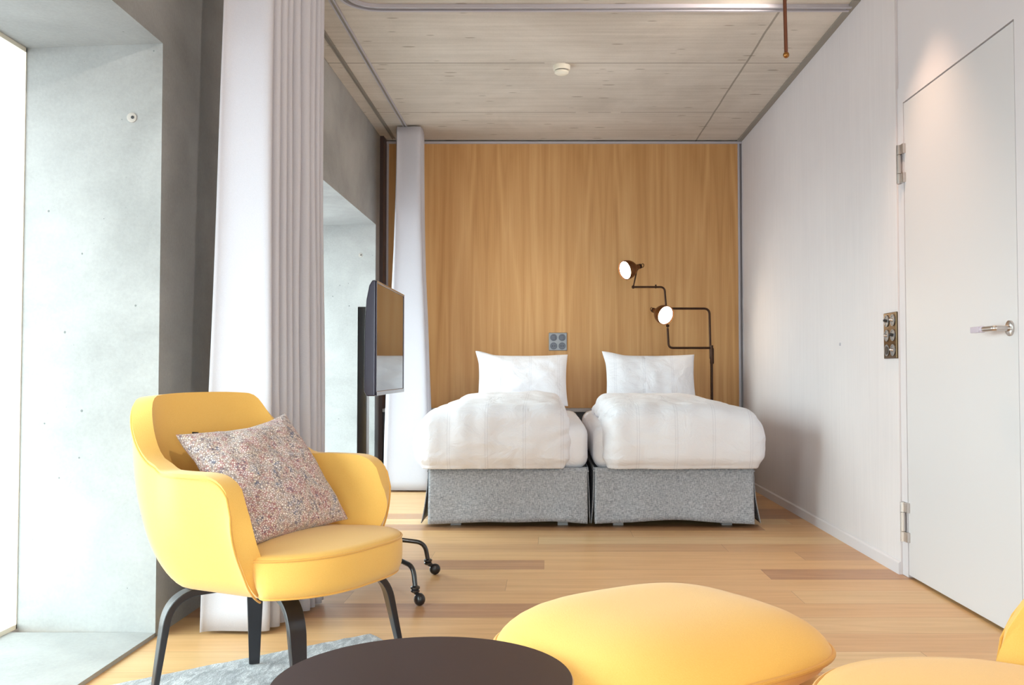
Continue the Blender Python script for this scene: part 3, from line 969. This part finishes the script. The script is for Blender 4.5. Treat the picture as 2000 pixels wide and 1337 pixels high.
def lamp_head(mouth, axis, joint, armpart):
    """bell shade; mouth = centre of the opening, axis = the way it shines"""
    ax = Vector(axis).normalized(); m = Vector(mouth)
    prof = [(0.0725, 0.0), (0.074, 0.004), (0.0735, 0.018), (0.071, 0.038), (0.065, 0.060), (0.054, 0.080), (0.040, 0.096), (0.027, 0.105), (0.022, 0.112), (0.020, 0.140), (0.012, 0.146)]
    sh = MB().lathe(prof, m, -ax, 44, cap=False).build('lamp_shade', M['brass'], wl)
    mod(sh, 'SOLIDIFY', thickness=0.0016, offset=-1)
    MB().lathe([(0.001, -0.004), (0.03, -0.001), (0.050, 0.003), (0.0665, 0.008)], m, -ax, 40, cap=False).build('bulb_glass', M['bulb'], wl)
    top = m - ax * 0.146
    c = MB().lathe([(0.014, 0), (0.019, 0.004), (0.019, 0.014), (0.012, 0.020)], top, -ax, 24)
    e = top - ax * 0.020
    # wing nut and ring
    c.tube([e + Vector((0, 0, 0.014)) * math.sin(a) - ax * 0.014 * (1 - math.cos(a)) for a in [2 * PI * i / 16 for i in range(16)]], 0.0028, 8, closed=True)
    c.build('socket_cap', M['bronze'], wl)
    k = MB().tube([m - ax * 0.125 + Vector((0, -0.001, -0.018)), Vector(joint)], 0.0052, 12)
    k.sphere(joint, 0.013); k.sphere(m - ax * 0.125 + Vector((0, 0, -0.018)), 0.010)
    k.lathe([(0.004, -0.02), (0.009, -0.018), (0.009, 0.018), (0.004, 0.02)], joint, (0, 1, 0), 16)
    k.build('joint', M['bronze'], armpart)
    l = bpy.data.lights.new('lamp_glow', 'SPOT'); l.energy = 5; l.color = (1.0, 0.78, 0.52); l.spot_size = R(150); l.spot_blend = 0.8; l.shadow_soft_size = 0.05
    lo_ = bpy.data.objects.new('lamp_glow', l); C.objects.link(lo_); lo_.parent = wl
    lo_.location = (m + ax * 0.012) - Vector((1.255, YL, 0.592)); lo_.rotation_euler = ax.to_track_quat('-Z', 'Y').to_euler()


lamp_head((px(1218), YL - 0.10, pz(530)), (-0.80, -0.52, -0.26), (px(1237), YL - 0.01, pz(560)), a1)
lamp_head((px(1296), YL - 0.16, pz(618)), (0.50, -0.80, -0.30), (px(1304), YL - 0.01, pz(636)), a2)

# ------------------------------------------------------------------ television on its stand
tv = thing('television', 'flat television with glossy dark screen turned towards the beds', 'television', (-0.70, 3.93, 0.78))
body = MB().prism([(-0.674, 0.782), (-0.674, 1.236), (-0.688, 1.236), (-0.700, 1.215), (-0.711, 1.16), (-0.716, 1.08), (-0.718, 0.80), (-0.708, 0.782)], 3.60, 4.29, 'y')
body.build('housing', M['tv_shell'], tv, bevel=0.005)
MB().box(-0.6745, -0.6715, 3.612, 4.278, 0.800, 1.226).build('screen', M['screen'], tv, bevel=0.001)
MB().box(-0.735, -0.715, 3.70, 4.20, 0.80, 0.90).build('rear_cover', M['tv_shell'], tv, bevel=0.008)
fr = MB()
fr.box(-0.6735, -0.669, 3.601, 3.612, 0.783, 1.235); fr.box(-0.6735, -0.669, 4.278, 4.289, 0.783, 1.235)
fr.box(-0.6735, -0.669, 3.601, 4.289, 1.226, 1.235); fr.box(-0.6735, -0.669, 3.601, 4.289, 0.783, 0.800)
fr.build('bezel', M['tv_shell'], tv, bevel=0.002)

st = thing('television_stand', 'black floor stand on castors holding up the television', 'television stand', (-0.80, 3.90, 0))
MB().box(-0.800, -0.760, 3.87, 3.93, 0.10, 1.15).build('post', M['black_metal'], st, bevel=0.003)
br = MB().box(-0.762, -0.735, 3.86, 3.94, 0.92, 1.08); br.box(-0.738, -0.7185, 3.78, 4.02, 0.93, 1.07)
br.build('bracket', M['black_metal'], st, bevel=0.003)
MB().box(-0.85, -0.76, 3.80, 4.0, 0.15, 0.20).build('base_block', M['black_metal'], st, bevel=0.01)
for (cx_, cy_, sy_, tx) in ((-0.489, 4.02, 3.97, 1), (-0.482, 3.49, 3.83, 1), (-1.10, 4.05, 3.97, -1), (-1.08, 3.74, 3.83, -1)):
    hx = -0.81 + 0.04 * tx
    dxy = Vector((cx_ - hx, cy_ - sy_, 0)); u = dxy.normalized()
    e_ = Vector((cx_, cy_, 0)) - u * 0.03
    pts = [(hx, sy_, 0.175), tuple(e_ - u * 0.015 + Vector((0, 0, 0.138))), tuple(e_ + Vector((0, 0, 0.062)))]
    lg = MB().tube(fillet(pts, 0.055, 10), 0.0095, 16).build('leg', M['black_metal'], st)
    cs = MB().lathe([(0.012, 0.0), (0.017, 0.004), (0.017, 0.010), (0.014, 0.012), (0.018, 0.016), (0.018, 0.022), (0.011, 0.026)], tuple(e_ + Vector((0, 0, 0.043))), (0, 0, 1), 24)
    cs.build('caster_collar', M['black_metal'], lg)
    cc = Vector((cx_, cy_, 0.0235))
    pr = Vector((-u.y, u.x, 0))
    cw = MB().lathe([(0.004, -0.018), (0.015, -0.016), (0.022, -0.009), (0.0235, -0.002), (0.0235, 0.002), (0.022, 0.009), (0.015, 0.016), (0.004, 0.018)], cc, pr, 28)
    cw.tube([tuple(e_ + Vector((0, 0, 0.045))), tuple(cc + Vector((0, 0, 0.012)))], 0.008, 10)
    cw.build('caster_wheel', M['black_plastic'], lg)

# ------------------------------------------------------------------ armchairs
def shell_point(t, v, p):
    a = abs(t); s = 1 if t >= 0 else -1
    if a <= 0.5:
        ph = a / 0.5 * PI / 2
        x = p['xk'] - p['bd'] * math.cos(ph) ** 0.72
        y = s * p['hw'] * math.sin(ph) ** 0.78
        k = 0
    else:
        k = (a - 0.5) / 0.5
        x = p['xk'] + (p['xf'] - p['xk']) * k
        y = s * (p['hw'] + p['splay'] * k)
    h = p['hb'] + (p['ha'] - p['hb']) * sstep(p['s0'], p['s1'], a) - p.get('armdrop', 0.0) * k
    if k > 0.58:
        q = (k - 0.58) / 0.42
        h -= p['rnd'] * (1 - math.sqrt(max(0, 1 - q ** 2.8)))
    h -= 0.012 * (a / 0.28) ** 2 if a < 0.28 else 0.012 * (1 - sstep(0.28, 0.5, a))
    zb = p['zb']
    rho = p['r0'] + (1 - p['r0']) * math.sin(min(1.0, v / 0.85) * PI / 2) ** 0.95
    z = zb + (h - zb) * v ** 1.45
    xx = x * (1 - (1 - rho) * 1.35) if x < 0 else x * (0.74 + 0.26 * rho)
    yy = y * rho
    lean = (1 - sstep(0.25, 0.55, a))
    xx -= p['lean'] * lean * max(0, (z - 0.5) / 0.3)
    # arm tops roll outward a little
    yy += s * p['roll'] * sstep(0.45, 1.0, v) * sstep(0.45, 0.7, a)
    return Vector((xx, yy, z))


def armchair(name, label, loc, rz, p, legs, group=None, cat='armchair'):
    ch = thing(name, label, cat, loc, rz, group)
    NU, NV = 72, 18
    vs = []
    for j in range(NV + 1):
        for i in range(NU + 1):
            vs.append(shell_point(2 * i / NU - 1, j / NV, p))
    b = len(vs)
    for i in range(NU + 1):
        q = vs[i]; vs.append(Vector((q.x * 0.25 + 0.02, q.y * 0.12, p['zb'] - 0.006)))
    f = [(j * (NU + 1) + i, j * (NU + 1) + i + 1, (j + 1) * (NU + 1) + i + 1, (j + 1) * (NU + 1) + i) for j in range(NV) for i in range(NU)]
    f += [(b + i, b + i + 1, i + 1, i) for i in range(NU)]
    me = mk('back_shell', vs, f, M['yellow'], ch, world=False)
    # make normals point outwards (away from the sitter)
    mesh = me.data
    k = (NV // 2) * NU + NU // 2
    if mesh.polygons[k].normal.x > 0: mesh.flip_normals()
    mod(me, 'SOLIDIFY', thickness=p['th'], offset=-1, use_even_offset=False)
    mod(me, 'BEVEL', width=p['th'] * 0.46, segments=5, limit_method='ANGLE', angle_limit=R(50))
    # piping follows the outer rim
    path = [shell_point(1, j / NV, p) for j in range(1, NV)] + [shell_point(1 - 2 * i / 96, 1, p) for i in range(97)] + [shell_point(-1, 1 - j / NV, p) for j in range(1, NV)]
    pts = []
    for q in path:
        c = Vector((-0.02, 0, q.z)); d = (q - c); d.z = 0
        pts.append(q + d.normalized() * 0.001 + Vector((0, 0, -p['th'] * 0.18)))
    MB().tube(pts, 0.0028, 8).build('piping', M['yellow_pipe'], me, world=False)
    # seat cushion
    def ring(s, z, cr=0.0):
        out = []
        n = 96
        for i in range(n):
            th = 2 * PI * i / n
            c, sn = math.cos(th), math.sin(th)
            x = math.copysign(abs(c) ** 0.72, c); y = math.copysign(abs(sn) ** 0.66, sn)
            X = p['sx'] + p['sl'] * x
            Wd = p['sw'] * (0.82 + 0.18 * sstep(-0.25, 0.10, X)) + p['sfl'] * sstep(0.14, 0.28, X)
            Y = Wd * y
            if X > p['sx']: X -= 0.03 * abs(y) ** 3
            g = min(1.0, max(0.0, (z - p['sz0']) / (p['sz1'] - p['sz0']))) ** 0.8
            nar = 1 - (1 - sstep(p['xf'] - 0.06, p['xf'] + 0.05, X)) * (0.36 * (1 - g) + 0.06 * g)
            Y *= nar
            if X < 0: X *= 0.62 + 0.30 * g
            out.append(Vector((p['sx'] + (X - p['sx']) * s, Y * s, z)))
        return out
    z0, z1, cr = p['sz0'], p['sz1'], p['crown']
    prof = [(0.60, z0 + 0.006), (0.93, z0), (0.975, z0 + 0.008), (0.995, z0 + 0.025), (1.0, z0 + 0.045), (1.0, z1 - 0.02), (0.992, z1 - 0.006), (0.975, z1 + 0.004)]
    for q in (0.9, 0.8, 0.65, 0.5, 0.35, 0.2, 0.08):
        prof.append((q, z1 + 0.004 + cr * (1 - q ** 2.2)))
    vs = []; n = 96
    for s_, z in prof: vs += ring(s_, z)
    f = [(k * n + i, k * n + (i + 1) % n, (k + 1) * n + (i + 1) % n, (k + 1) * n + i) for k in range(len(prof) - 1) for i in range(n)]
    f += [tuple(range(n)), tuple((len(prof) - 1) * n + i for i in range(n))]
    tilt = p.get('tilt', 0.0)
    def T(v): return Vector((v.x, v.y, v.z + tilt * (v.x - p['sx'])))
    seat = mk('seat', [T(v) for v in vs], f, M['yellow'], ch, world=False)
    MB().tube([T(v) for v in ring(0.992, z1 - 0.004)], 0.0034, 8, closed=True).build('piping', M['yellow_pipe'], seat, world=False)
    MB().tube([T(v) for v in ring(0.965, z0 + 0.004)], 0.0028, 8, closed=True).build('piping', M['yellow_pipe'], seat, world=False)
    for (hx, hy, fx, fy) in legs:
        # hx,hy: inner end under the seat; fx,fy: foot. Local frame
        H = Vector((hx, hy, 0)); F = Vector((fx, fy, 0)); d = F - H; L = d.length; u = d / L
        K = H + u * (L * 0.80)
        pts = fillet([H + Vector((0, 0, p['zb'] - 0.016)), K + Vector((0, 0, p['zb'] - 0.020)), F + Vector((0, 0, p.get('foot', 0.0)))], 0.085, 12)
        side = Vector((-u.y, u.x, 0))
        n_ = len(pts); sc = [1.0 if i < n_ - 1 else 0.72 for i in range(n_)]
        # resample the straight leg so that it tapers evenly
        last, end = pts[-2], pts[-1]
        pts = pts[:-1] + [last.lerp(end, q / 6) for q in range(1, 7)]
        sc = [1.0] * (n_ - 1) + [1 - 0.34 * q / 6 for q in range(1, 7)]
        MB().sweep(pts, [(0.023, 0.0095), (0.023, -0.0095), (-0.023, -0.0095), (-0.023, 0.0095)], tuple(side), scale=sc).build('leg', M['black_wood'], ch, world=False, bevel=0.003)
    return ch


P1 = dict(xk=-0.06, bd=0.17, hw=0.290, xf=0.215, splay=0.004, hb=0.815, ha=0.632, s0=0.19, s1=0.56, rnd=0.085, zb=0.318, r0=0.64,
          lean=0.03, roll=0.028, th=0.050, sx=0.090, sl=0.305, sw=0.262, sfl=0.020, sz0=0.325, sz1=0.425, crown=0.022, tilt=0.03, foot=0.014)
RZ1 = R(-25)
C1 = Vector((-0.800, 2.545, 0))


def loc1(wx, wy):
    d = Vector((wx, wy, 0)) - C1; c, s = math.cos(-RZ1), math.sin(-RZ1)
    return (d.x * c - d.y * s, d.x * s + d.y * c)


feet = [(-1.02, 2.40), (-0.61, 2.31), (-0.43, 2.77), (-0.87, 2.76)]
LG = []
for fx, fy in feet:
    lx, ly = loc1(fx, fy)
    LG.append((lx * 0.25, ly * 0.25, lx, ly))
armchair('armchair', 'yellow upholstered armchair with dark bentwood legs holding a patterned cushion by the window', tuple(C1), RZ1, P1, LG)

# the second seat, cut off by the right border of the picture, and its footstool
P2 = dict(xk=-0.12, bd=0.26, hw=0.36, xf=0.30, splay=0.02, hb=0.90, ha=0.56, s0=0.25, s1=0.60, rnd=0.22, zb=0.24, r0=0.58,
          lean=0.10, roll=0.03, th=0.032, sx=0.165, sl=0.435, sw=0.34, sfl=0.03, sz0=0.31, sz1=0.415, crown=0.03, tilt=0.05, foot=0.0)
armchair('lounge_chair', 'yellow lounge chair in the right foreground, mostly outside the picture', (0.915, 1.05, 0), R(166), P2,
         [(0.08, 0.08, 0.30, 0.28), (0.08, -0.08, 0.30, -0.28), (-0.06, 0.07, -0.30, 0.27), (-0.06, -0.07, -0.30, -0.27)], cat='chair')

# footstool
fs = thing('footstool', 'low yellow footstool with a puffy piped cushion between the dark table and lounge chair', 'footstool', (0.196, 1.61, 0), R(33))


def puff(hx, hy, z0, zm, z1, n=96, ex=0.62, prof_in=None):
    def ring(s, z):
        o = []
        for i in range(n):
            th = 2 * PI * i / n; c, sn = math.cos(th), math.sin(th)
            o.append(Vector((hx * s * math.copysign(abs(c) ** ex, c), hy * s * math.copysign(abs(sn) ** ex, sn), z)))
        return o
    prof = [(0.35, z0), (0.6, z0 + 0.002), (0.82, z0 + (zm - z0) * 0.25), (0.94, z0 + (zm - z0) * 0.6), (0.99, zm - 0.005), (1.0, zm), (0.992, zm + 0.006)]
    for q in (0.965, 0.93, 0.88, 0.80, 0.70, 0.58, 0.45, 0.3, 0.15, 0.05):
        prof.append((q, zm + (z1 - zm) * (1 - q ** 3.6) ** 0.68))
    vs = []
    for s_, z in prof: vs += ring(s_, z)
    f = [(k * n + i, k * n + (i + 1) % n, (k + 1) * n + (i + 1) % n, (k + 1) * n + i) for k in range(len(prof) - 1) for i in range(n)]
    f += [tuple(range(n)), tuple((len(prof) - 1) * n + i for i in range(n))]
    return vs, f, ring(1.003, zm)


v, f, rg = puff(0.262, 0.240, 0.350, 0.408, 0.484)
cu = mk('cushion', v, f, M['yellow'], fs, world=False)
MB().tube(rg, 0.0045, 10, closed=True).build('piping', M['yellow_pipe'], cu, world=False)
v, f, rg = puff(0.285, 0.262, 0.25, 0.310, 0.358)
MBs = mk('upholstered_base', [q + Vector((0.028, -0.03, 0)) for q in v], f, M['yellow'], fs, world=False)
MB().tube([q + Vector((0.028, -0.03, 0)) for q in rg], 0.0035, 10, closed=True).build('piping', M['yellow_pipe'], MBs, world=False)
for sx in (-1, 1):
    for sy in (-1, 1):
        MB().tube(fillet([(sx * 0.06, sy * 0.05, 0.236), (sx * 0.17, sy * 0.15, 0.236), (sx * 0.215, sy * 0.195, 0.0)], 0.05, 8), 0.008, 12).build('leg', M['steel'], fs, world=False)

# ------------------------------------------------------------------ round table
tb = thing('round_table', 'small round table with a dark brown top in the foreground', 'table', (-0.174, 1.30, 0))
c0 = (-0.174, 1.30, 0)
RT = 0.2105
MB().lathe([(0.05, 0.431), (RT - 0.004, 0.431), (RT, 0.434), (RT, 0.447), (RT - 0.0015, 0.449)], c0, (0, 0, 1), 96).build('table_edge', M['table_edge'], tb)
MB().lathe([(RT - 0.0022, 0.4485), (RT - 0.0022, 0.4500)], c0, (0, 0, 1), 96).build('tabletop', M['table_top'], tb)
MB().lathe([(0.016, 0.012), (0.016, 0.431)], c0, (0, 0, 1), 28).build('pedestal', M['black_metal'], tb)
MB().lathe([(0.14, 0.0), (0.14, 0.006), (0.13, 0.011), (0.02, 0.013)], c0, (0, 0, 1), 64).build('foot_plate', M['black_metal'], tb)

# ------------------------------------------------------------------ rug
pa = Vector((-0.585, 3.10, 0)); da = Vector((-0.781, -0.625, 0)).normalized(); db = Vector((0.625, -0.781, 0)).normalized()
L1, L2 = 0.86, 1.05
vs = []; NA, NB = 60, 70
for i in range(NA + 1):
    for j in range(NB + 1):
        q = pa + da * (L1 * i / NA) + db * (L2 * j / NB)
        e = min(i, NA - i, j, NB - j)
        z = 0.012 * min(1, e / 1.0) + (0.002 * nz(q.x, q.y, 1, 30) if e else 0.001)
        jit = 0.006 * nz(q.x, q.y, 5, 14)
        vs.append((q.x + jit, q.y + jit, z))
f = [(i * (NB + 1) + j, i * (NB + 1) + j + 1, (i + 1) * (NB + 1) + j + 1, (i + 1) * (NB + 1) + j) for i in range(NA) for j in range(NB)]
props(mk('rug', vs, f, M['rug']), 'silver grey low pile rug under the yellow armchair', 'rug')

# ------------------------------------------------------------------ patterned cushion on the armchair
cs = thing('cushion', 'square cushion with a fine mosaic print leaning in the yellow armchair', 'cushion', (-0.88, 2.52, 0.44))
v, f = pillow_geo(2.0, 2.0, 0.13, 56, 21, 0.0, 0.012)
KA, KB = Vector((-0.987, 2.45, 0.720)), Vector((-0.785, 2.76, 0.742))      # upper corners
KC, KD = Vector((-0.732, 2.30, 0.448)), Vector((-0.573, 2.655, 0.456))     # corners on the seat
KN = (KD - KC).cross(KA - KC).normalized()


def cushion_at(q, rise=0.0):
    u, w_ = q[0], q[2]
    pin = 0.06
    u2 = u * (1 - pin * (1 - w_ * w_) * u * u); w2 = w_ * (1 - pin * (1 - u * u) * w_ * w_)
    a, b = (u2 + 1) / 2, (w2 + 1) / 2
    base = (KC * (1 - a) + KD * a) * (1 - b) + (KA * (1 - a) + KB * a) * b
    base.z -= 0.020 * (1 - (u + 0.25) ** 2) * max(0, w_) ** 3          # the upper edge dips
    return base - KN * q[1] + Vector((0, 0, rise))


o = mk('cover', [cushion_at(q) for q in v], f, M['mosaic'], cs)
weld(o, 2e-4)
tb_ = [cushion_at((x, y, 0.97), r) for x in (-0.76, -0.66) for y in (-0.001, 0.001) for r in (-0.004, 0.014)]
mk('label_tab', tb_, [(0, 1, 3, 2), (4, 6, 7, 5), (0, 4, 5, 1), (2, 3, 7, 6), (0, 2, 6, 4), (1, 5, 7, 3)], M['black_plastic'], cs, smooth=False)
